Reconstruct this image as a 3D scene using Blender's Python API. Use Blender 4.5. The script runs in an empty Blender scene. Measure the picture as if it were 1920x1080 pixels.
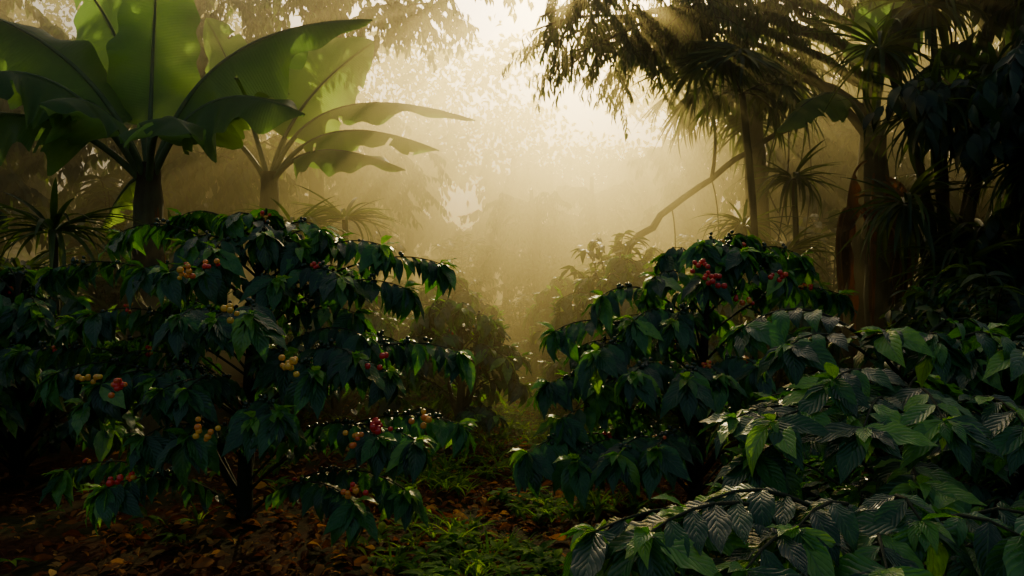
import bpy, math, numpy as np
from mathutils import Vector, noise as mn
rng=np.random.default_rng(7)
def U(a,b,n=None): return rng.uniform(a,b,n)
def nrmz(a): return a/np.maximum(np.linalg.norm(a,axis=-1,keepdims=True),1e-9)
UP=np.array([0,0,1.])
# ---------------------------------------------------------------- materials
def nt(name):
    m=bpy.data.materials.new(name); m.use_nodes=True; t=m.node_tree; t.nodes.clear()
    o=t.nodes.new('ShaderNodeOutputMaterial'); return m,t,o
def math_n(t,op,a,b=None):
    n=t.nodes.new('ShaderNodeMath'); n.operation=op
    for i,x in enumerate((a,b)):
        if x is None: continue
        if isinstance(x,(int,float)): n.inputs[i].default_value=x
        else: t.links.new(x,n.inputs[i])
    return n.outputs[0]
def ramp(t,fac,stops):
    r=t.nodes.new('ShaderNodeValToRGB'); e=r.color_ramp.elements
    while len(e)<len(stops): e.new(0.5)
    for k,(p,c) in enumerate(stops): e[k].position=p; e[k].color=(*c,1)
    t.links.new(fac,r.inputs[0]); return r.outputs[0]
def leaf_mat(name,stops,rough=.35,trans=.3,veins=9,slant=.35,bump=.5,rib=(.12,.2,.06),ribw=.06,dist=.004,tcol=(1.6,1.7,.6),spec=.5):
    m,t,o=nt(name); L=t.links.new
    a=t.nodes.new('ShaderNodeAttribute'); a.attribute_name='leaf'
    s=t.nodes.new('ShaderNodeSeparateColor'); L(a.outputs['Color'],s.inputs[0])
    R,G,B=s.outputs
    g=t.nodes.new('ShaderNodeNewGeometry')
    nz=t.nodes.new('ShaderNodeTexNoise'); nz.inputs['Scale'].default_value=22; nz.inputs['Detail'].default_value=3
    L(g.outputs['Position'],nz.inputs['Vector'])
    rr=math_n(t,'ADD',R,math_n(t,'MULTIPLY',math_n(t,'SUBTRACT',nz.outputs[0],.5),.25))
    col=ramp(t,rr,stops)
    au=math_n(t,'ABSOLUTE',G)
    mx=t.nodes.new('ShaderNodeMix'); mx.data_type='RGBA'
    L(math_n(t,'MULTIPLY',math_n(t,'LESS_THAN',au,ribw),.6),mx.inputs[0]); L(col,mx.inputs[6]); mx.inputs[7].default_value=(*rib,1)
    c=mx.outputs[2]
    ph=math_n(t,'MULTIPLY',math_n(t,'SUBTRACT',B,math_n(t,'MULTIPLY',au,slant)),2*math.pi*veins)
    h=math_n(t,'POWER',math_n(t,'ABSOLUTE',math_n(t,'SINE',math_n(t,'MULTIPLY',ph,.5))),.5)
    h=math_n(t,'ADD',h,math_n(t,'MULTIPLY',nz.outputs[0],.4))
    bp=t.nodes.new('ShaderNodeBump'); bp.inputs['Strength'].default_value=bump; bp.inputs['Distance'].default_value=dist
    L(h,bp.inputs['Height'])
    p=t.nodes.new('ShaderNodeBsdfPrincipled'); L(c,p.inputs['Base Color'])
    L(math_n(t,'ADD',math_n(t,'MULTIPLY',nz.outputs[0],.25),rough-.12),p.inputs['Roughness'])
    p.inputs['Specular IOR Level'].default_value=spec
    L(bp.outputs[0],p.inputs['Normal'])
    tr=t.nodes.new('ShaderNodeBsdfTranslucent'); vm=t.nodes.new('ShaderNodeMix'); vm.data_type='RGBA'; vm.blend_type='MULTIPLY'; vm.inputs[0].default_value=1
    L(c,vm.inputs[6]); vm.inputs[7].default_value=(*tcol,1); L(vm.outputs[2],tr.inputs[0]); L(bp.outputs[0],tr.inputs['Normal'])
    ms=t.nodes.new('ShaderNodeMixShader'); ms.inputs[0].default_value=trans
    L(p.outputs[0],ms.inputs[1]); L(tr.outputs[0],ms.inputs[2]); L(ms.outputs[0],o.inputs[0]); return m
def rough_mat(name,c1,c2,scale=8,bump=.6,rough=.85,stretch=(1,1,1),c3=None,dist=.03,spec=.2):
    m,t,o=nt(name); L=t.links.new
    g=t.nodes.new('ShaderNodeNewGeometry'); mp=t.nodes.new('ShaderNodeMapping'); mp.inputs['Scale'].default_value=stretch
    L(g.outputs['Position'],mp.inputs[0])
    n=t.nodes.new('ShaderNodeTexNoise'); n.inputs['Scale'].default_value=scale; n.inputs['Detail'].default_value=9; n.inputs['Roughness'].default_value=.72
    L(mp.outputs[0],n.inputs['Vector'])
    st=[(.35,c1),(.65,c2)]
    c=ramp(t,n.outputs[0],st)
    if c3:
        n2=t.nodes.new('ShaderNodeTexNoise'); n2.inputs['Scale'].default_value=1.3; n2.inputs['Detail'].default_value=6
        L(g.outputs['Position'],n2.inputs['Vector'])
        f=ramp(t,n2.outputs[0],[(.45,(0,0,0)),(.6,(1,1,1))])
        mx=t.nodes.new('ShaderNodeMix'); mx.data_type='RGBA'; L(f,mx.inputs[0]); L(c,mx.inputs[6]); mx.inputs[7].default_value=(*c3,1); c=mx.outputs[2]
    p=t.nodes.new('ShaderNodeBsdfPrincipled'); L(c,p.inputs['Base Color']); p.inputs['Roughness'].default_value=rough
    p.inputs['Specular IOR Level'].default_value=spec
    b=t.nodes.new('ShaderNodeBump'); b.inputs['Strength'].default_value=bump; b.inputs['Distance'].default_value=dist
    L(n.outputs[0],b.inputs['Height']); L(b.outputs[0],p.inputs['Normal']); L(p.outputs[0],o.inputs[0]); return m
def berry_mat():
    m,t,o=nt('coffee_cherry'); L=t.links.new
    a=t.nodes.new('ShaderNodeAttribute'); a.attribute_name='leaf'
    s=t.nodes.new('ShaderNodeSeparateColor'); L(a.outputs['Color'],s.inputs[0])
    c=ramp(t,s.outputs[0],[(0,(.012,.03,.01)),(.35,(.03,.07,.015)),(.5,(.85,.50,.03)),(.7,(.85,.24,.02)),(.85,(.75,.035,.015)),(1,(.6,.012,.012))])
    p=t.nodes.new('ShaderNodeBsdfPrincipled'); L(c,p.inputs['Base Color']); p.inputs['Roughness'].default_value=.25
    L(p.outputs[0],o.inputs[0]); return m
M_coffee=leaf_mat('coffee_leaf',[(0,(.010,.052,.018)),(.6,(.022,.10,.026)),(.85,(.05,.21,.03)),(1,(.20,.44,.045))],rough=.28,trans=.36,veins=8,bump=.6,rib=(.08,.18,.06),ribw=.05,dist=.003,spec=.55,tcol=(2.2,2.0,.6))
M_banana=leaf_mat('banana_leaf',[(0,(.06,.13,.04)),(.5,(.10,.21,.055)),(1,(.17,.29,.06))],rough=.45,trans=.62,veins=70,slant=.04,bump=.35,rib=(.2,.26,.1),ribw=.05,dist=.006,tcol=(2.8,2.5,1.5))
M_fol=leaf_mat('foliage',[(0,(.02,.048,.012)),(.6,(.045,.095,.02)),(1,(.11,.17,.03))],rough=.42,trans=.5,bump=.2,ribw=.0,tcol=(2.1,1.9,.6))
M_dark=leaf_mat('dark_foliage',[(0,(.01,.03,.012)),(.7,(.022,.06,.02)),(1,(.05,.11,.03))],rough=.38,trans=.25,bump=.2,ribw=.0,spec=.3)
M_dry=leaf_mat('dry_leaf',[(0,(.07,.022,.008)),(.4,(.21,.07,.02)),(.75,(.38,.17,.04)),(1,(.55,.35,.09))],rough=.9,trans=.3,bump=.6,rib=(.2,.13,.07),tcol=(1.3,1.1,.6),spec=.05)
M_weed=leaf_mat('weed_leaf',[(0,(.03,.09,.012)),(.6,(.07,.19,.02)),(1,(.21,.35,.03))],rough=.8,trans=.5,bump=.3,spec=.06,tcol=(2.3,2.1,.6))
M_bark=rough_mat('bark',(.018,.013,.009),(.055,.042,.028),scale=14,stretch=(1,1,.3),c3=(.03,.04,.016),bump=.9)
M_twig=rough_mat('green_twig',(.02,.035,.012),(.05,.05,.025),scale=20)
M_stem=rough_mat('banana_stem',(.05,.045,.02),(.13,.13,.055),scale=5,stretch=(3,3,.5),c3=(.05,.028,.014),bump=.7)
M_pet=rough_mat('banana_petiole',(.06,.11,.035),(.11,.17,.06),scale=9,bump=.2,rough=.5)
M_ground=rough_mat('soil',(.03,.012,.005),(.13,.052,.018),scale=24,bump=1,c3=(.04,.045,.012),dist=.06,spec=.05)
M_berry=berry_mat()
# ---------------------------------------------------------------- mesh builder
def leaf_t(nl,nw,wr,fold,bend,wave=0.,peak=.45,tip=1.3):
    ts=np.linspace(0,1,nl+1); us=np.linspace(-1,1,nw+1)
    f=np.where(ts<peak,np.sin(ts/peak*np.pi/2)**.8,np.cos((ts-peak)/(1-peak)*np.pi/2)**tip)
    w=wr*np.maximum(f,.015)
    ang=-bend*ts; d=1/nl
    y=np.concatenate([[0],np.cumsum(np.cos((ang[1:]+ang[:-1])/2))*d]); z=np.concatenate([[0],np.cumsum(np.sin((ang[1:]+ang[:-1])/2))*d])
    V=[];A=[]
    for i in range(nl+1):
        for u in us:
            zz=z[i]+fold*abs(u)*w[i]+wave*abs(u)*math.sin(ts[i]*19+(2 if u>0 else 0))*w[i]
            V.append((u*w[i],y[i],zz)); A.append((u,ts[i]))
    F=[(i*(nw+1)+j,i*(nw+1)+j+1,(i+1)*(nw+1)+j+1,(i+1)*(nw+1)+j) for i in range(nl) for j in range(nw)]
    return np.array(V),np.array(F),np.array(A)
def sphere_t(n=3):
    V=[];F=[]
    for ax in range(3):
        for sg in (-1,1):
            b=len(V)
            for i in range(n+1):
                for j in range(n+1):
                    p=[0,0,0]; p[ax]=sg; p[(ax+1)%3]=2*i/n-1; p[(ax+2)%3]=(2*j/n-1)*sg
                    p=np.array(p,float); V.append(p/np.linalg.norm(p))
            F+=[(b+i*(n+1)+j,b+(i+1)*(n+1)+j,b+(i+1)*(n+1)+j+1,b+i*(n+1)+j+1) for i in range(n) for j in range(n)]
    return np.array(V),np.array(F),np.zeros((len(V),2))
COF=[leaf_t(8,4,.19,.35,.5,.12),leaf_t(8,4,.21,.25,1.0,.15),leaf_t(8,4,.18,.4,1.4,.12),leaf_t(8,4,.2,.15,.2,.2)]
MED=[leaf_t(4,2,.2,.3,.6),leaf_t(4,2,.17,.3,1.1)]
NAR=[leaf_t(3,2,.1,.3,.5),leaf_t(3,2,.11,.3,1.0)]
BIG=[leaf_t(3,2,.26,.3,.7)]
STRAP=[leaf_t(9,2,.035,.6,1.2,peak=.2,tip=.8),leaf_t(9,2,.03,.6,2.0,peak=.2,tip=.8),leaf_t(7,2,.035,.6,.5,peak=.3,tip=.8)]
GRASS=[leaf_t(4,2,.03,.5,1.2,peak=.1)]
SPH=sphere_t()
class MB:
    def __init__(s): s.V=[];s.F=[];s.M=[];s.A=[];s.n=0
    def raw(s,V,F,A,mi):
        V=np.asarray(V,float);F=np.asarray(F,int)
        s.V.append(V);s.F.append(F+s.n);s.A.append(A);s.M.append(np.full(len(F),mi));s.n+=len(V)
    def place(s,T,P,D,N,S,R,mi):
        V,F,a=T; P=np.atleast_2d(P);n=len(P)
        if n==0:return
        y=nrmz(np.broadcast_to(D,(n,3)));x=nrmz(np.cross(y,np.broadcast_to(N,(n,3))));z=np.cross(x,y)
        S=np.broadcast_to(S,(n,)); R=np.broadcast_to(R,(n,))
        W=P[:,None]+S[:,None,None]*(V[None,:,0:1]*x[:,None]+V[None,:,1:2]*y[:,None]+V[None,:,2:3]*z[:,None])
        k=len(V); FF=(F[None]+(np.arange(n)*k)[:,None,None]).reshape(-1,4)
        A=np.empty((n,k,4));A[:,:,0]=R[:,None];A[:,:,1]=a[None,:,0];A[:,:,2]=a[None,:,1];A[:,:,3]=1
        s.raw(W.reshape(-1,3),FF,A.reshape(-1,4),mi)
    def multi(s,Ts,P,D,N,S,R,mi):
        n=len(P); S=np.broadcast_to(S,(n,));R=np.broadcast_to(R,(n,));D=np.broadcast_to(D,(n,3));N=np.broadcast_to(N,(n,3))
        w=rng.integers(0,len(Ts),n)
        for k,T in enumerate(Ts):
            q=w==k; s.place(T,P[q],D[q],N[q],S[q],R[q],mi)
    def tube(s,pts,rad,mi,sides=6,lump=0):
        pts=np.asarray(pts,float);n=len(pts);rad=np.broadcast_to(rad,(n,))
        T=nrmz(np.gradient(pts,axis=0)); ref=np.array([1,0,0]) if abs(T[0,0])<.8 else np.array([0,1,0])
        X=nrmz(np.cross(T,ref));Y=np.cross(T,X)
        a=np.arange(sides)/sides*2*np.pi
        rr=rad[:,None]*(1+lump*U(-1,1,(n,sides)))
        V=pts[:,None]+rr[...,None]*(np.cos(a)[None,:,None]*X[:,None]+np.sin(a)[None,:,None]*Y[:,None])
        F=[(i*sides+j,i*sides+(j+1)%sides,(i+1)*sides+(j+1)%sides,(i+1)*sides+j) for i in range(n-1) for j in range(sides)]
        A=np.ones((n*sides,4))*.5
        s.raw(V.reshape(-1,3),F,A,mi)
    def obj(s,name,mats,loc=(0,0,0)):
        V=np.concatenate(s.V)-np.array(loc);F=np.concatenate(s.F);M=np.concatenate(s.M);A=np.concatenate(s.A)
        me=bpy.data.meshes.new(name);me.vertices.add(len(V));me.vertices.foreach_set('co',V.ravel())
        me.loops.add(4*len(F));me.loops.foreach_set('vertex_index',F.ravel())
        me.polygons.add(len(F));me.polygons.foreach_set('loop_start',np.arange(len(F))*4)
        me.update(calc_edges=True)
        me.polygons.foreach_set('material_index',M);me.polygons.foreach_set('use_smooth',np.ones(len(F),bool))
        at=me.attributes.new('leaf','FLOAT_COLOR','POINT');at.data.foreach_set('color',A.ravel())
        for m in mats: me.materials.append(m)
        me.update()
        o=bpy.data.objects.new(name,me);o.location=loc;bpy.context.collection.objects.link(o);return o
def bez(p0,p1,p2,n):
    t=np.linspace(0,1,n)[:,None];p0,p1,p2=map(lambda q:np.array(q,float),(p0,p1,p2))
    return (1-t)**2*p0+2*t*(1-t)*p1+t*t*p2
def copy(o,name,loc,rz=0,sc=1):
    c=bpy.data.objects.new(name,o.data);c.location=loc;c.rotation_euler=(0,0,rz);c.scale=(sc,sc,sc);bpy.context.collection.objects.link(c);return c
# generic leafy branch
def branch(mb,p0,p1,p2,Ts,leaf,step,mi,tmi,r0=.008,r1=.002,droop=.5,out=.8,fwd=.5,start=.15,tipn=0,tiphi=.8,rlo=0,rhi=.8,berry=None,bmi=None,jit=.2,grow=0):
    L=np.linalg.norm(np.array(p2,float)-np.array(p0,float));n=max(4,int(L*1.1/step))
    P=bez(p0,p1,p2,n+1)
    mb.tube(P[::max(1,n//8)] if n>16 else P,np.linspace(r0,r1,len(P[::max(1,n//8)] if n>16 else P)),tmi,5)
    T=nrmz(np.gradient(P,axis=0));S=nrmz(np.cross(T,UP)+1e-6)
    i0=int(start*n);idx=np.arange(i0,n+1)
    for sg in (-1,1):
        D=sg*S[idx]*out+T[idx]*fwd-UP*droop+U(-jit,jit,(len(idx),3))
        N=UP*.8+sg*S[idx]*.3+T[idx]*.4+U(-jit,jit,(len(idx),3))
        sc=U(leaf[0],leaf[1],len(idx))*np.linspace(.85-grow,1.05,len(idx))
        mb.multi(Ts,P[idx],D,N,sc,U(rlo,rhi,len(idx)),mi)
    if tipn:
        a=np.linspace(-1.9,1.9,tipn)+U(-.2,.2,tipn)
        D=T[-1]*np.cos(a)[:,None]*.8+S[-1]*np.sin(a)[:,None]-UP*(droop*1.1)+U(-jit,jit,(tipn,3))
        N=UP+T[-1]*.5+U(-jit,jit,(tipn,3))
        mb.multi(Ts,np.repeat(P[-1:],tipn,0),D,N,U(leaf[0],leaf[1],tipn)*1.15,U(rlo+.25,rhi+.1,tipn),mi)
        # young shoot, its green brightened to stand in for rim light too
        D=T[-1]+UP*.4+U(-.6,.6,(5,3));mb.multi(Ts,np.repeat(P[-1:],5,0),D,UP+U(-.4,.4,(5,3)),U(leaf[0],leaf[1],5)*.6,U(.82,1.,5),mi)
    if berry is not None:
        for k in idx[len(idx)//5:-2]:
            if rng.random()<.45:
                m=rng.integers(4,9);a=U(0,6.28,m);q=P[k]+.018*(np.cos(a)[:,None]*S[k]+np.sin(a)[:,None]*UP)+U(-.015,.015,(m,3))
                mb.place(SPH,q,UP,S[k],U(.010,.014,m),U(0,.3,m) if rng.random()>berry else U(.5,1,m),bmi)
def cluster(mb,p,lo,hi,m=12,bmi=3,r=.0165):
    q=np.array(p)+rng.normal(0,1,(m,3))*np.array([.034,.024,.022]);mb.place(SPH,q,UP,np.array([1,0,0]),U(r*.75,r*1.15,m),U(lo,hi,m),bmi)
def coffee(name,base,H,lean,R,tips,nrand,leaf=(.17,.25),seed=1,droop=.6,zlo=.2,tipn=7,clusters=(),berry=.1,rhi=.8,rmin=.55):
    global rng; rng=np.random.default_rng(seed)
    mb=MB();b=np.array(base,float);top=b+np.array([lean[0],lean[1],H])
    tr=bez(b-[0,0,.1],(b+top)/2+[U(-.06,.06),U(-.05,.05),0],top,14);mb.tube(tr,np.linspace(.055,.014,14),1,9,.08)
    for _ in range(3):
        a=U(0,6.28);q=b+np.array([math.cos(a)*R*.4,math.sin(a)*R*.4,H*U(.5,.8)])
        mb.tube(bez(b+[0,0,.15],(b*.6+q*.4)+[math.cos(a)*.1,math.sin(a)*.1,0],q,8),np.linspace(.026,.01,8),1,6,.06)
    def tpt(z):
        f=min(max((z-b[2])/H,.08),1);return tr[0]+(top-tr[0])*f
    allt=[(np.array(t,float),1) for t in tips]
    for _ in range(nrand):
        a=U(0,6.28);f=U(zlo,1);rr=R*(1-.65*f**3)*U(rmin,1)
        allt.append((b+np.array([lean[0]*f+math.cos(a)*rr,lean[1]*f+math.sin(a)*rr,H*f*1.02]),0))
    for t,e in allt:
        d=np.linalg.norm(t[:2]-tpt(t[2])[:2]);p0=tpt(t[2]-.05-.25*d);p1=p0*.45+t*.55+UP*(.12+.22*d)+U(-.06,.06,3)
        lf=(leaf[0]*1.08,leaf[1]*1.08) if e else leaf
        branch(mb,p0,p1,t,COF,lf,.08,0,2,.009,.003,droop=droop,start=.3,tipn=tipn,berry=berry,bmi=3,rhi=rhi+(.08 if e else 0),grow=.2)
    for (p,lo,hi,m) in clusters: cluster(mb,p,lo,hi,m)
    return mb.obj(name,[M_coffee,M_bark,M_twig,M_berry],base)
# ---------------------------------------------------------------- coffee shrubs
tipsA=[(-2.88,5,1.62),(-2.56,5.2,1.86),(-2.2,5.3,1.98),(-1.78,5,1.95),(-1.6,5.2,1.97),(-1.2,5,1.87),(-.82,5,1.77),(-.47,5.2,1.66),(-.99,4.6,1.56),(-1.79,4.6,1.6),(-2.22,4.8,1.62),
(-1.38,4.2,1.36),(-1.57,4.2,1.34),(-.66,4.9,1.5),(-.32,4.8,1.12),(-.86,4.3,1.14),(-1.07,4.3,1.05),(-3.08,5,1.1),(-2.32,4.5,.96),(-2.68,4.7,1.0),(-2.14,4.7,1.0),(-1.21,4.1,.86),(-1.33,4.1,.83),
(-1.71,4.2,.72),(-2.03,4.4,.68),(-.315,4.7,.7),(-.53,4.4,.66),(-.74,4.4,.68),(-.6,4.5,.36),(-.85,4.3,.34),(-2.19,4.3,.42),(-2.7,4.8,.4),(-2.45,4.7,1.35),(-1.3,4.9,1.75),(-2.0,4.9,1.78),(-.95,4.8,1.35),(-2.8,5.1,1.3)]
clA=[((-.69,4.05,.79),.84,1,15),((-.81,4.02,.74),.55,.8,7),((-.48,4.15,.81),.5,.8,7),((-2.22,4.18,1.03),.45,.6,8),((-2.06,4.15,.99),.7,.95,9),((-1.52,3.94,.80),.5,.7,8),((-1.10,3.95,1.12),.45,.6,10),
((-1.41,3.94,1.38),.45,.65,5),((-1.76,4.25,1.58),.5,.8,7),((-1.60,4.3,1.64),.6,1,5),((-.82,4.02,.47),.6,1,8),((-2.0,4.0,.54),.8,1,6),((-.75,4.3,1.10),.85,1,5)]
coffee('coffee_shrub',(-1.68,5,0),1.85,(.08,.1),1.25,tipsA,32,leaf=(.165,.24),seed=3,clusters=clA,zlo=.3)
tipsB=[(.28,5.2,1.22),(.6,5.3,1.45),(.94,5.2,1.58),(1.2,5,1.56),(1.65,5.6,1.86),(2.03,5.6,1.72),(2.3,5.6,1.46),(.23,4.9,.92),(.69,4.5,1.02),(.97,4.4,1.0),(1.2,4.6,1.0),(.5,4.7,1.13),
(.09,4.6,.55),(.35,4.4,.55),(.56,4.2,.62),(.76,4.2,.65),(.3,4.8,.72),(1.0,4.9,1.3),(.75,4.9,1.3),(1.4,5.3,1.72),(1.8,5.3,1.6),(.55,4.9,.9)]
clB=[((1.20,4.75,1.56),.86,1,13),((1.10,4.75,1.64),.86,1,8),((1.47,5.1,1.42),.6,1,6),((1.72,5.1,1.57),.8,1,6)]
coffee('coffee_shrub.001',(1.25,5.5,0),1.75,(.1,0),1.15,tipsB,34,leaf=(.165,.24),seed=5,clusters=clB)
tipsC=[(.88,3,1.36),(.98,2.8,1.3),(1.05,2.6,1.2),(1.4,3,1.33),(1.55,2.9,1.3),(1.79,3,1.34),(1.8,2.8,1.28),(.76,2.7,1.06),(.82,2.5,1.08),(1.06,2.4,1.08),(.8,2.6,.95),(1.3,2.4,1.1),(1.55,2.4,1.08),(1.2,2.35,.92)]
coffee('coffee_shrub.002',(1.5,3.05,0),1.2,(0,0),.85,tipsC,30,leaf=(.12,.185),seed=8,droop=.2,rhi=.93,berry=None,tipn=7)
tipsD=[(.2,1.9,.92),(.3,1.75,.96),(.42,1.9,.96),(.5,1.7,.9),(.66,1.85,.94),(.8,1.7,.9),(.95,1.85,.96),(1.15,1.8,.94),(1.3,1.9,.92)]
coffee('coffee_shrub.003',(1.0,2.1,0),.9,(0,0),.6,tipsD,10,leaf=(.13,.19),seed=9,droop=.35,rhi=.88,berry=None,tipn=5)
m1=coffee('coffee_shrub.004',(-.55,8.2,0),1.35,(0,0),.75,[],48,seed=10,tipn=4,rhi=.9)
copy(m1,'coffee_shrub.005',(1.3,9.5,0),1.2,1.35);copy(m1,'coffee_shrub.006',(-1.9,8.6,0),2.2,1.2);copy(m1,'coffee_shrub.007',(2.5,8.0,0),3,1.3)
copy(m1,'coffee_shrub.008',(-.9,11.5,0),4,1.2);copy(m1,'coffee_shrub.009',(4.0,7.0,0),5,1.15);copy(m1,'coffee_shrub.010',(-3.9,6.3,0),5,1.2);copy(m1,'coffee_shrub.011',(.9,12.5,0),.4,1.2)
copy(m1,'coffee_shrub.012',(3.0,4.6,0),2.4,1.0)
# ---------------------------------------------------------------- bananas
rng=np.random.default_rng(21)
def bleaf(mb,p0,p1,p2,W,up=UP,pet=.25,fold=.15,N=64,tint=.4,tears=4,dry=False,wv=.06):
    P=bez(p0,p1,p2,N);T=nrmz(np.gradient(P,axis=0));up=np.array(up,float)
    S=nrmz(np.cross(T,up));Nn=np.cross(S,T)
    i0=int(pet*N);idx=np.arange(i0,N);s=(idx-i0)/(N-1-i0)
    w=W*np.minimum(1,(s/.1+.02))**.5*np.maximum(1-s**3.2,.0004)**.8
    C=12;us=np.linspace(-1,1,C+1);ph=U(0,6,4)
    V=[];A=[]
    for k,i in enumerate(idx):
        for u in us:
            au=abs(u);sd=0 if u>0 else 1
            wob=wv*au**1.5*(math.sin(s[k]*13+ph[sd])+.6*math.sin(s[k]*29+ph[2+sd]))*min(1,w[k]/W+.1)
            curl=fold*au*w[k]-.25*au**2.5*w[k]
            V.append(P[i]+S[i]*u*w[k]*math.cos(fold)*(1+.04*math.sin(s[k]*41+ph[sd]))+Nn[i]*(curl+wob));A.append((tint+.12*math.sin(s[k]*7),u,s[k],1))
    cuts={}
    for _ in range(tears): cuts[(int(U(3,len(idx)-4)),int(rng.integers(0,2)))]=int(rng.integers(1,5))
    F=[]
    for i in range(len(idx)-1):
        for j in range(C):
            sd=1 if j>=C//2 else 0;edge=(C-1-j) if sd else j
            if (i,sd) in cuts and edge<cuts[(i,sd)]: continue
            F.append((i*(C+1)+j,i*(C+1)+j+1,(i+1)*(C+1)+j+1,(i+1)*(C+1)+j))
    mb.raw(V,F,np.array(A),3 if dry else 0)
    r0=.015 if dry else .04
    mb.tube(P[::3]-Nn[::3]*.012,np.linspace(r0,.007,len(P[::3])),3 if dry else 2,7)
def stem(mb,b,t,r0,r1):
    P=bez(b,(np.array(b)+np.array(t))/2+[.04,0,0],t,16);mb.tube(P,np.linspace(r0,r1,16)*(1+.05*np.sin(np.arange(16)*2.1)),1,14,.05)
    for k in range(7):
        a=U(0,6.28);z=int(U(5,14));q=P[z]+np.array([math.cos(a)*r1*.9,math.sin(a)*r1*.9,0])
        mb.place(STRAP[0],q[None],np.array([[math.cos(a)*.3,math.sin(a)*.3,-1]]),np.array([math.cos(a),math.sin(a),.3]),U(.5,.9),U(.3,.8),3)
BM=[M_banana,M_stem,M_pet,M_dry]
mb=MB();c=(-3.65,8,2.5)
stem(mb,(-3.72,8,-.1),(-3.65,8,2.75),.21,.12)
bleaf(mb,c,(-3.68,8.1,3.6),(-3.62,8.2,5.3),.47,up=(0.05,-1,.1),pet=.28,fold=.12,tint=.62,tears=0)
bleaf(mb,c,(-4.1,7.9,4.1),(-5.6,7.5,4.25),.58,up=(.2,-.75,.8),pet=.22,fold=-.35,tint=.3,wv=.12)
bleaf(mb,c,(-4.0,8.5,4.2),(-4.9,8.9,5.0),.58,up=(-.4,-.9,.3),pet=.25,tint=.5)
bleaf(mb,c,(-4.3,7.6,3.5),(-5.6,7.2,2.95),.5,up=(0,-.4,1),pet=.3,fold=-.3,tint=.25,wv=.11)
bleaf(mb,c,(-4.2,7.5,3.9),(-4.9,7.0,3.3),.5,up=(0,-.6,1),pet=.3,fold=-.35,tint=.3,wv=.11)
bleaf(mb,c,(-3.2,7.9,4.2),(-1.35,7.7,4.1),.56,up=(-.25,-.6,1),pet=.18,fold=-.5,tint=.45,wv=.14,tears=1)
bleaf(mb,c,(-3.1,7.7,3.75),(-1.9,7.3,3.1),.5,up=(0,-.55,1),pet=.25,fold=-.4,tint=.35,wv=.12)
bleaf(mb,c,(-3.2,8.2,4.1),(-2.4,8.6,3.6),.5,up=(0,-.8,1),pet=.3,fold=-.3,tint=.5,wv=.1)
bleaf(mb,c,(-3.3,7.3,3.4),(-2.7,6.7,2.8),.36,up=(0,-.1,1),pet=.35,fold=-.3,tint=.3)
bleaf(mb,c,(-3.75,7.5,3.5),(-4.1,6.9,3.1),.42,up=(0,-.2,1),pet=.3,fold=-.4,tint=.3)
bleaf(mb,c,(-3.9,8.3,2.9),(-4.3,8.3,2.1),.22,up=(-.5,-.6,.5),pet=.4,fold=-.5,tint=.9)
mb.obj('banana_plant',BM,(-3.72,8,0))
mb=MB();c=(-3.35,11,2.9)
stem(mb,(-3.4,11,-.1),(-3.35,11,3.1),.2,.12)
bleaf(mb,c,(-3.2,11.1,4.1),(-1.95,11.3,5.0),.6,up=(.4,-1,-.1),pet=.3,tint=.95,tears=3)
bleaf(mb,c,(-2.9,11,4.6),(-.5,10.9,3.8),.36,up=(-.1,-.4,1),pet=.25,fold=-.3,tint=.7,wv=.08)
bleaf(mb,c,(-2.7,10.8,4.1),(-.95,10.4,3.3),.36,up=(0,-.4,1),pet=.3,fold=-.4,tint=.85,wv=.08)
bleaf(mb,c,(-2.8,10.6,3.7),(-1.35,10.1,3.0),.38,up=(0,-.4,1),pet=.3,fold=-.3,tint=.5,wv=.08)
bleaf(mb,c,(-3.7,11,4.3),(-4.3,11.2,5.3),.45,up=(-.4,-1,.2),pet=.3,tint=.9)
bleaf(mb,c,(-3.9,10.7,4.2),(-5.2,10.5,3.7),.4,up=(0,-.3,1),pet=.3,fold=-.3,tint=.5)
bleaf(mb,c,(-3.1,11.5,4.4),(-2.8,12.5,5.2),.45,up=(0,-1,.2),pet=.3,tint=.9)
mb.obj('banana_plant.001',BM,(-3.4,11,0))
mb=MB();c=(4.1,9,3.1)   # right banana with hanging dry leaves
stem(mb,(4.15,9,-.1),(4.1,9,3.2),.18,.12)
bleaf(mb,c,(3.7,8.9,4.2),(2.9,8.7,3.2),.36,up=(0,-.4,1),pet=.3,fold=-.4,tint=.6)
bleaf(mb,c,(4.6,8.9,4.5),(5.6,8.7,4.0),.42,up=(0,-.4,1),pet=.3,fold=-.4,tint=.3)
bleaf(mb,c,(4.2,9,4.6),(4.6,9.2,5.4),.42,up=(0,-1,.1),pet=.3,tint=.4)
for k in range(15):
    a=U(2.6,6.6);rr=U(.2,.42);p2=(4.1+math.cos(a)*rr,9+math.sin(a)*rr,U(.5,1.9))
    bleaf(mb,(4.1,9,U(2.0,3.1)),(4.1+math.cos(a)*.6,9+math.sin(a)*.6,U(2.3,3.1)),p2,U(.05,.1),up=(math.cos(a),math.sin(a),.2),pet=.3,fold=-1.0,tint=U(.0,.35),dry=True,tears=6,wv=.05)
mb.obj('banana_plant.002',BM,(4.15,9,0))
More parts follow.
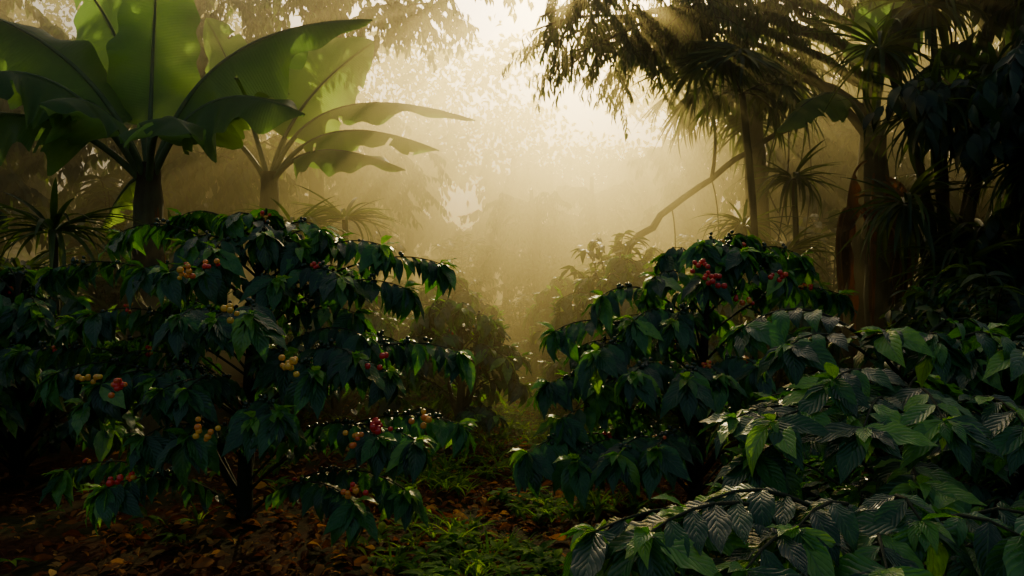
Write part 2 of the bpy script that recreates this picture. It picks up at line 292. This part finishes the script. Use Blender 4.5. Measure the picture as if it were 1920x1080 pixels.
# ---------------------------------------------------------------- spiky plants and palms
def rosette(mb,p,n,L,Ts=STRAP,lo=-.4,mi=0):
    a=U(0,6.28,n);z=U(lo,1,n);D=np.stack([np.cos(a),np.sin(a),z],1)
    mb.multi(Ts,np.repeat(np.array([p],float),n,0)+D*.03,D,UP+D*.01,U(.7,1.1,n)*L,U(0,.9,n),mi)
def fan(mb,p,d,nr,R,n=22,mi=0):
    d=nrmz(np.array(d,float));nr=np.array(nr,float);s=nrmz(np.cross(d,nr));a=np.linspace(-1.9,1.9,n)+U(-.04,.04,n)
    D=np.cos(a)[:,None]*d+np.sin(a)[:,None]*s
    mb.multi([STRAP[2],STRAP[0]],np.repeat(np.array([p],float),n,0),D,nr,U(.85,1.1,n)*R*(1-.15*np.abs(a)/1.9),U(0,.9,n),mi)
mb=MB()   # fan palm
tb=np.array([3.75,12,-.1]);tt=np.array([3.6,12,4.3])
mb.tube(bez(tb,(tb+tt)/2+[.1,0,0],tt,18),np.linspace(.2,.15,18),1,12,.08)
for k in range(22):
    a=U(0,6.28);el=U(-.5,.9);r=U(.7,1.1);q=tt+np.array([math.cos(a)*r*math.cos(el),math.sin(a)*r*math.cos(el),math.sin(el)*r*.9+.1])
    mb.tube(bez(tt,(tt+q)/2+[0,0,.25],q,6),.015,2,5);d=q-tt;d[2]-=.8
    fan(mb,q,d,(d[0]*.4,d[1]*.4-.2,1),U(.8,1.1))
mb.obj('fan_palm',[M_fol,M_bark,M_twig],(3.75,12,0))
mb=MB();tb=np.array([2.95,9.6,-.1]);tt=np.array([2.6,9.0,3.7])
mb.tube(bez(tb,(tb+tt)/2+[.15,0,0],tt,18),np.linspace(.05,.035,18),1,10,.08)
for k in range(12):
    a=U(0,6.28);el=U(-.4,.8);r=U(.4,.65);q=tt+np.array([math.cos(a)*r*math.cos(el),math.sin(a)*r*math.cos(el),math.sin(el)*r*.9+.1])
    mb.tube(bez(tt,(tt+q)/2+[0,0,.1],q,6),.01,2,5);d=q-tt;d[2]-=.35
    fan(mb,q,d,(d[0]*.3,d[1]*.3-.8,.7),U(.55,.8),n=18)
mb.obj('fan_palm.001',[M_fol,M_bark,M_twig],(2.95,9.6,0))
mb=MB()   # dracaena clump
for (x,y,h) in [(3.3,9.6,1.9),(3.0,10.3,2.3),(3.6,10.2,2.9),(2.6,10.8,1.7)]:
    mb.tube(bez((x,y,-.1),(x+.1,y,h/2),(x,y,h),8),np.linspace(.05,.035,8),1,7,.05)
    rosette(mb,(x,y,h),60,.75)
mb.obj('dracaena',[M_fol,M_bark],(3.3,9.6,0))
mb=MB()
for (x,y,h) in [(3.7,8,3.9),(4.3,8.2,4.4),(4.0,7.6,3.2),(4.8,7.9,3.6),(5.0,7.2,4.6),(4.6,6.9,2.6),(3.75,7.6,2.3),(4.1,7.2,1.7),(4.5,7.6,2.0)]:
    mb.tube(bez((4.3,7.9,-.1),(4.35,7.9,h*.6),(x,y,h),12),np.linspace(.07,.03,12),1,8,.08)
    rosette(mb,(x,y,h),70,.8,lo=-.8)
mb.obj('dracaena.001',[M_fol,M_bark],(4.3,7.9,0))
mb=MB()   # spiky plants left
for (x,y,h) in [(-4.15,7.2,2.0),(-4.7,7.6,1.6),(-3.9,9.2,1.9),(-2.6,9.5,2.2),(-2.2,10.5,2.4)]:
    mb.tube(bez((x,y,-.1),(x+.05,y,h/2),(x,y,h),6),.04,1,7,.05);rosette(mb,(x,y,h),60,.8,lo=-.1)
mb.obj('dracaena.002',[M_fol,M_bark],(-4.15,7.2,0))
# ---------------------------------------------------------------- trees
def spray_tree(name,base,H,r,limbs,nspray,Ts,leaf,mat,seed,spl=(.5,1.1),step=.07,sub=.35,drp=.5):
    global rng;rng=np.random.default_rng(seed);mb=MB();b=np.array(base,float)
    top=b+[U(-.3,.3),U(-.3,.3),H];tr=bez(b-[0,0,.2],(b+top)/2+[U(-.3,.3),U(-.2,.2),0],top,20)
    rad=np.linspace(r,r*.35,20);rad[0]*=1.5;rad[1]*=1.15;mb.tube(tr,rad,1,12,.07)
    for (z,p1,p2) in limbs:
        k=min(19,int(z/H*19));P=bez(tr[k],p1,p2,14)+rng.normal(0,.03,(14,3));P[0]=tr[k];mb.tube(P,np.linspace(r*.3,r*.05,14),1,7,.06)
        for _ in range(nspray):
            i=int(13*U(.2,1)**.7);p=P[i];a=U(0,6.28);L=U(*spl)
            d=np.array([math.cos(a),math.sin(a),U(-.6,.6)]);q=p+d*L*.8-UP*L*drp*.7
            mb.tube([p,(p+q)/2+UP*L*.2,q],[.012,.008,.004],1,4)
            branch(mb,p,(p+q)/2+UP*L*.35,q,Ts,leaf,step,0,1,.005,.002,droop=.6,out=.6,fwd=.6,start=.1,jit=.35,rhi=.9)
            for _ in range(3):
                f=U(.3,1);s0=p+(q-p)*f+UP*L*.3*(1-f);a2=a+U(-1.3,1.3);q2=s0+np.array([math.cos(a2),math.sin(a2),U(-1.3,.1)])*L*U(.4,.8)*sub*2
                branch(mb,s0,(s0+q2)/2+UP*.08,q2,Ts,leaf,step,0,1,.004,.0015,droop=.6,out=.6,fwd=.6,start=.0,jit=.35,rhi=.9)
    return mb.obj(name,[mat,M_bark],base)
def ring(b,H,R,n,z0=.45):
    out=[]
    for k in range(n):
        a=k/n*6.28+U(-.4,.4);f=U(z0,1);rr=R*U(.6,1);p2=(b[0]+math.cos(a)*rr,b[1]+math.sin(a)*rr,H*f+R*U(.05,.35))
        out.append((H*f*.85,(b[0]+math.cos(a)*rr*.5,b[1]+math.sin(a)*rr*.5,H*f+R*.3),p2))
    return out
lm=[(3.6,(3.2,9.9,5.2),(1.1,9.2,4.3)),(4.2,(2.6,9.6,5.2),(.2,9.0,4.45)),(4.4,(3.2,9.2,5.4),(1.7,8.6,4.5)),(3.9,(3.0,10.4,5.0),(1.5,10.2,4.5)),(5,(4,9,6),(3.4,8.2,5.0)),(5,(5,9.6,6),(5.6,9,5.4)),(5,(2.5,9.6,6.0),(.1,9.4,5.0)),(4.6,(2.4,9.2,5.4),(.6,8.9,4.0)),(4.6,(2.2,9.2,5.3),(.25,9.3,4.3)),(5,(3,9.0,6.0),(1.1,8.8,5.0)),(4.8,(2.0,9.0,5.5),(.3,8.8,4.5))]
spray_tree('rain_tree',(4.5,10.6,0),6,.2,lm,28,NAR,(.10,.15),M_fol,31,spl=(.3,.72),drp=1.0,step=.055)
lm=[(6.5,(-2.5,14.5,8.2),(-.5,14,7.0)),(6,(-2.6,15,7.2),(-1.2,14.5,6.6)),(6,(-4,14,7.5),(-3.0,13.2,6.6)),(6,(-5,15,7.5),(-5.6,14.4,6.8)),(6.5,(-2,14.5,8.0),(-.1,14.3,7.4))]
spray_tree('rain_tree.001',(-3.9,15.5,0),8,.2,lm,22,MED,(.14,.22),M_fol,33,spl=(.5,1.0),drp=.9,step=.09)
rng=np.random.default_rng(5)
mb=MB();P=bez((1.45,11,1.9),(2.6,11.2,3.1),(4.2,11.4,3.9),16)+rng.normal(0,.02,(16,3));mb.tube(np.vstack([[[1.2,11,-.1]],[[1.3,11,1.0]],P]),np.linspace(.055,.035,18),0,8,.08)
mb.tube(bez(P[8],(2.9,11,3.7),(2.6,10.8,4.6),8),np.linspace(.03,.01,8),0,6,.05)
for k in range(9):
    i=rng.integers(4,16);q=P[i];mb.tube(bez(q,q+[U(-.3,.3),0,-.6],q+[U(-.3,.3),0,-U(1,2.4)],8),.01,0,5,.05)
mb.obj('leaning_branch',[M_bark],(1.2,11,0))
rng=np.random.default_rng(40);b=(5.3,7.2,0)
spray_tree('mango_tree',b,5.5,.2,ring(b,5.2,1.5,10,.3),11,MED,(.2,.3),M_dark,41,step=.09)
b=(6.9,9.5,0);spray_tree('mango_tree.001',b,6,.22,ring(b,5.4,2.0,11,.3),11,MED,(.22,.32),M_dark,42,step=.1)
b=(-5.6,6.6,0);spray_tree('mango_tree.002',b,4.0,.16,ring(b,3.0,1.4,9,.2),10,MED,(.18,.28),M_dark,43,step=.1)
rng=np.random.default_rng(50)
b=(-6.4,15,0);t1=spray_tree('rainforest_tree',b,6.8,.24,ring(b,6.2,2.4,13,.3),14,MED,(.2,.3),M_fol,51,spl=(.6,1.3),step=.12)
b=(6.8,16,0);t2=spray_tree('rainforest_tree.001',b,7.5,.26,ring(b,7,2.6,13,.35),14,MED,(.2,.3),M_fol,52,spl=(.6,1.3),step=.12)
for i,(o,x,y,rz,s) in enumerate([(t2,-9.5,13,1,1),(t1,-4.4,20.5,2,.95),(t2,-8.5,23,3,1.1),(t1,10,14,1.5,1.1),(t1,5.6,23,4,.9),(t2,9,23,5,1.1),(t1,-.2,30,.7,.95),(t2,-13,18,2.5,1.2),(t2,13,18,.3,1.2),(t1,-4,30,1.1,1.0),(t2,6,31,2.1,1.0),(t1,.7,22,3.3,.62),(t1,2.6,26,5.1,.75)]):
    copy(o,'rainforest_tree.%03d'%(i+2),(x,y,0),rz,s)
rng=np.random.default_rng(60);mb=MB()
for k in range(70):
    a=U(0,6.28);r=U(.1,.8);q=np.array([math.cos(a)*r,math.sin(a)*r,U(.3,1.7)*(1-.3*r)])
    branch(mb,(0,0,.05),(q[0]*.4,q[1]*.4,q[2]),q,MED,(.12,.2),.07,0,1,.01,.003,droop=.3,start=.3,jit=.4,rhi=.95)
sh=mb.obj('shrub',[M_fol,M_bark],(0,0,0));sh.location=(1.3,10.2,0);sh.scale=(1.3,1.3,1.45)
k=0
for (x,y,s) in [(-1.6,12,1.1),(-3,12.6,1.5),(2.3,12,1.3),(-5,10,1.6),(-6.2,8.5,1.7),(.2,15,.9),(-1.3,16,1.2),(1.6,16,1.3),(3.4,14.5,1.6),(-3.6,17,2.0),(5,12.5,1.8),(-6.5,13,2.2),(6.8,11.5,2),(.6,20,1.5),(-1.4,21,1.9),(2.6,20,1.9),(-5,5.6,1.5),(-4.3,4.9,1.1),(3.6,6,1.1),(4.4,5.2,1.2),(5.7,6,1.5),(-8,10,2.4),(8,11,2.2),(2.9,10,1.2),(-2.6,10.4,1.2)]:
    k+=1;copy(sh,'shrub.%03d'%k,(x,y,0),k*1.7,s)
rng=np.random.default_rng(70);mb=MB()
for _ in range(270):
    x=U(-34,34);y=U(34,46);hmax=11.5+.28*abs(x)+(0 if abs(x-3.2)>1.8 else -2.5)
    z=U(0,1)**.7*hmax;n=220;q=np.array([x,y,z])+rng.normal(0,1,(n,3))*[.9,.9,.55];q[:,2]=np.maximum(q[:,2],.1)
    mb.multi(BIG,q,rng.normal(0,1,(n,3))+[0,0,-.5],UP+rng.normal(0,.6,(n,3)),U(.28,.46,n),U(0,.9,n),0)
for x in np.arange(-32,34,3.1): mb.tube(bez((x,40,-.2),(x+U(-.5,.5),40,4),(x+U(-1,1),40,8),10),np.linspace(.3,.12,10),1,8,.06)
mb.obj('distant_forest',[M_fol,M_bark],(0,40,0))
# ---------------------------------------------------------------- ground
rng=np.random.default_rng(80)
def gh(x,y):
    pth=math.exp(-((x-.15-.04*y)/.9)**2)
    return .07*mn.noise(Vector((x*.7,y*.7,0)))+.03*mn.noise(Vector((x*2.5,y*2.5,3)))-.05*pth+.02
g=np.linspace(-1,1,201);gx=np.sinh(g*5)/np.sinh(5)*250;gy=gx+6
V=np.array([(x,y,gh(x,y)) for y in gy for x in gx]);F=[(i*201+j,i*201+j+1,(i+1)*201+j+1,(i+1)*201+j) for i in range(200) for j in range(200)]
mb=MB();mb.raw(V,F,np.ones((len(V),4))*.5,0);mb.obj('ground',[M_ground])
mb=MB();n=17000;y=1.8+U(0,1,n)**1.5*11;x=-.4+rng.normal(0,1,n)*1.3+U(-1,1,n)*(.8+.2*y)
z=np.array([gh(a,b) for a,b in zip(x,y)])+U(.005,.04,n);P=np.stack([x,y,z],1);a=U(0,6.28,n)
D=np.stack([np.cos(a),np.sin(a),U(-.25,.35,n)],1);h=n//3
mb.multi(COF[:3],P[:h],D[:h],UP+rng.normal(0,.5,(h,3)),U(.06,.15,h),U(0,1,h)**1.4,0)
mb.multi(MED,P[h:],D[h:],UP+rng.normal(0,.5,(n-h,3)),U(.03,.09,n-h),U(0,1,n-h)**1.4,0)
mb.obj('leaf_litter',[M_dry])
mb=MB();n=5200;y=2.2+U(0,1,n)*12;x=.2+.04*y+rng.normal(0,1,n)*(.8+.06*y)
for i in range(n):
    if mn.noise(Vector((x[i]*1.1,y[i]*1.1,9)))<-.06 and y[i]<8: continue
    m=rng.integers(4,9);a=U(0,6.28,m);p=np.array([x[i],y[i],gh(x[i],y[i])+.01]);s=U(.05,.13)
    if rng.random()<.3:
        mb.multi(GRASS,np.repeat(p[None],m,0),np.stack([np.cos(a)*.5,np.sin(a)*.5,np.ones(m)],1),np.stack([-np.cos(a),-np.sin(a),np.ones(m)*.5],1),U(1,2.2,m)*s*1.3,U(.2,1,m),0)
    else:
        mb.multi(MED,np.repeat((p+[0,0,s*.5])[None],m,0),np.stack([np.cos(a),np.sin(a),U(-.1,.8,m)],1),UP+np.zeros((m,3)),U(.7,1.3,m)*s,U(.1,1,m),0)
mb.obj('ground_cover',[M_weed])
# ---------------------------------------------------------------- mist
MC=(1,.86,.40,1)
def fog(name,x0,x1,y0,y1,z1,dens,g=.79):
    m,t,o=nt(name);v=t.nodes.new('ShaderNodeVolumeScatter');v.inputs['Density'].default_value=dens;v.inputs['Anisotropy'].default_value=g;v.inputs['Color'].default_value=MC
    ab=t.nodes.new('ShaderNodeVolumeAbsorption');ab.inputs['Density'].default_value=dens;ab.inputs['Color'].default_value=MC
    ad=t.nodes.new('ShaderNodeAddShader');t.links.new(v.outputs[0],ad.inputs[0]);t.links.new(ab.outputs[0],ad.inputs[1])
    t.links.new(ad.outputs[0],o.inputs['Volume'])
    bpy.ops.mesh.primitive_cube_add(size=1,location=((x0+x1)/2,(y0+y1)/2,z1/2-.5));b=bpy.context.object;b.scale=(x1-x0,y1-y0,z1+1);b.name=name;b.data.materials.append(m)
fog('mist',-20,20,5.9,50,10,.025);fog('mist.001',-19,19,7.2,49,5.6,.04)
# ---------------------------------------------------------------- light, sky, camera
el=math.radians(23);az=math.radians(4)
w=bpy.data.worlds.new('World');bpy.context.scene.world=w;w.use_nodes=True;t=w.node_tree
sk=t.nodes.new('ShaderNodeTexSky');sk.sky_type='NISHITA';sk.sun_disc=False;sk.sun_elevation=el;sk.sun_rotation=az;sk.dust_density=7;sk.air_density=1.0;sk.ozone_density=.5
bg=t.nodes['Background'];bg.inputs[1].default_value=.12;t.links.new(sk.outputs[0],bg.inputs[0])
sl=bpy.data.lights.new('sun','SUN');sl.energy=5;sl.angle=math.radians(.5);sl.color=(1,.80,.38)
so=bpy.data.objects.new('sun',sl);bpy.context.collection.objects.link(so)
s=Vector((math.sin(az)*math.cos(el),math.cos(az)*math.cos(el),math.sin(el)));so.rotation_euler=s.to_track_quat('Z','Y').to_euler()
cd=bpy.data.cameras.new('camera');cd.lens=28;cd.sensor_width=36;cd.clip_end=1000;cd.clip_start=.05
co=bpy.data.objects.new('camera',cd);co.location=(0,0,1.5);co.rotation_euler=(math.radians(90),0,0);bpy.context.collection.objects.link(co);bpy.context.scene.camera=co
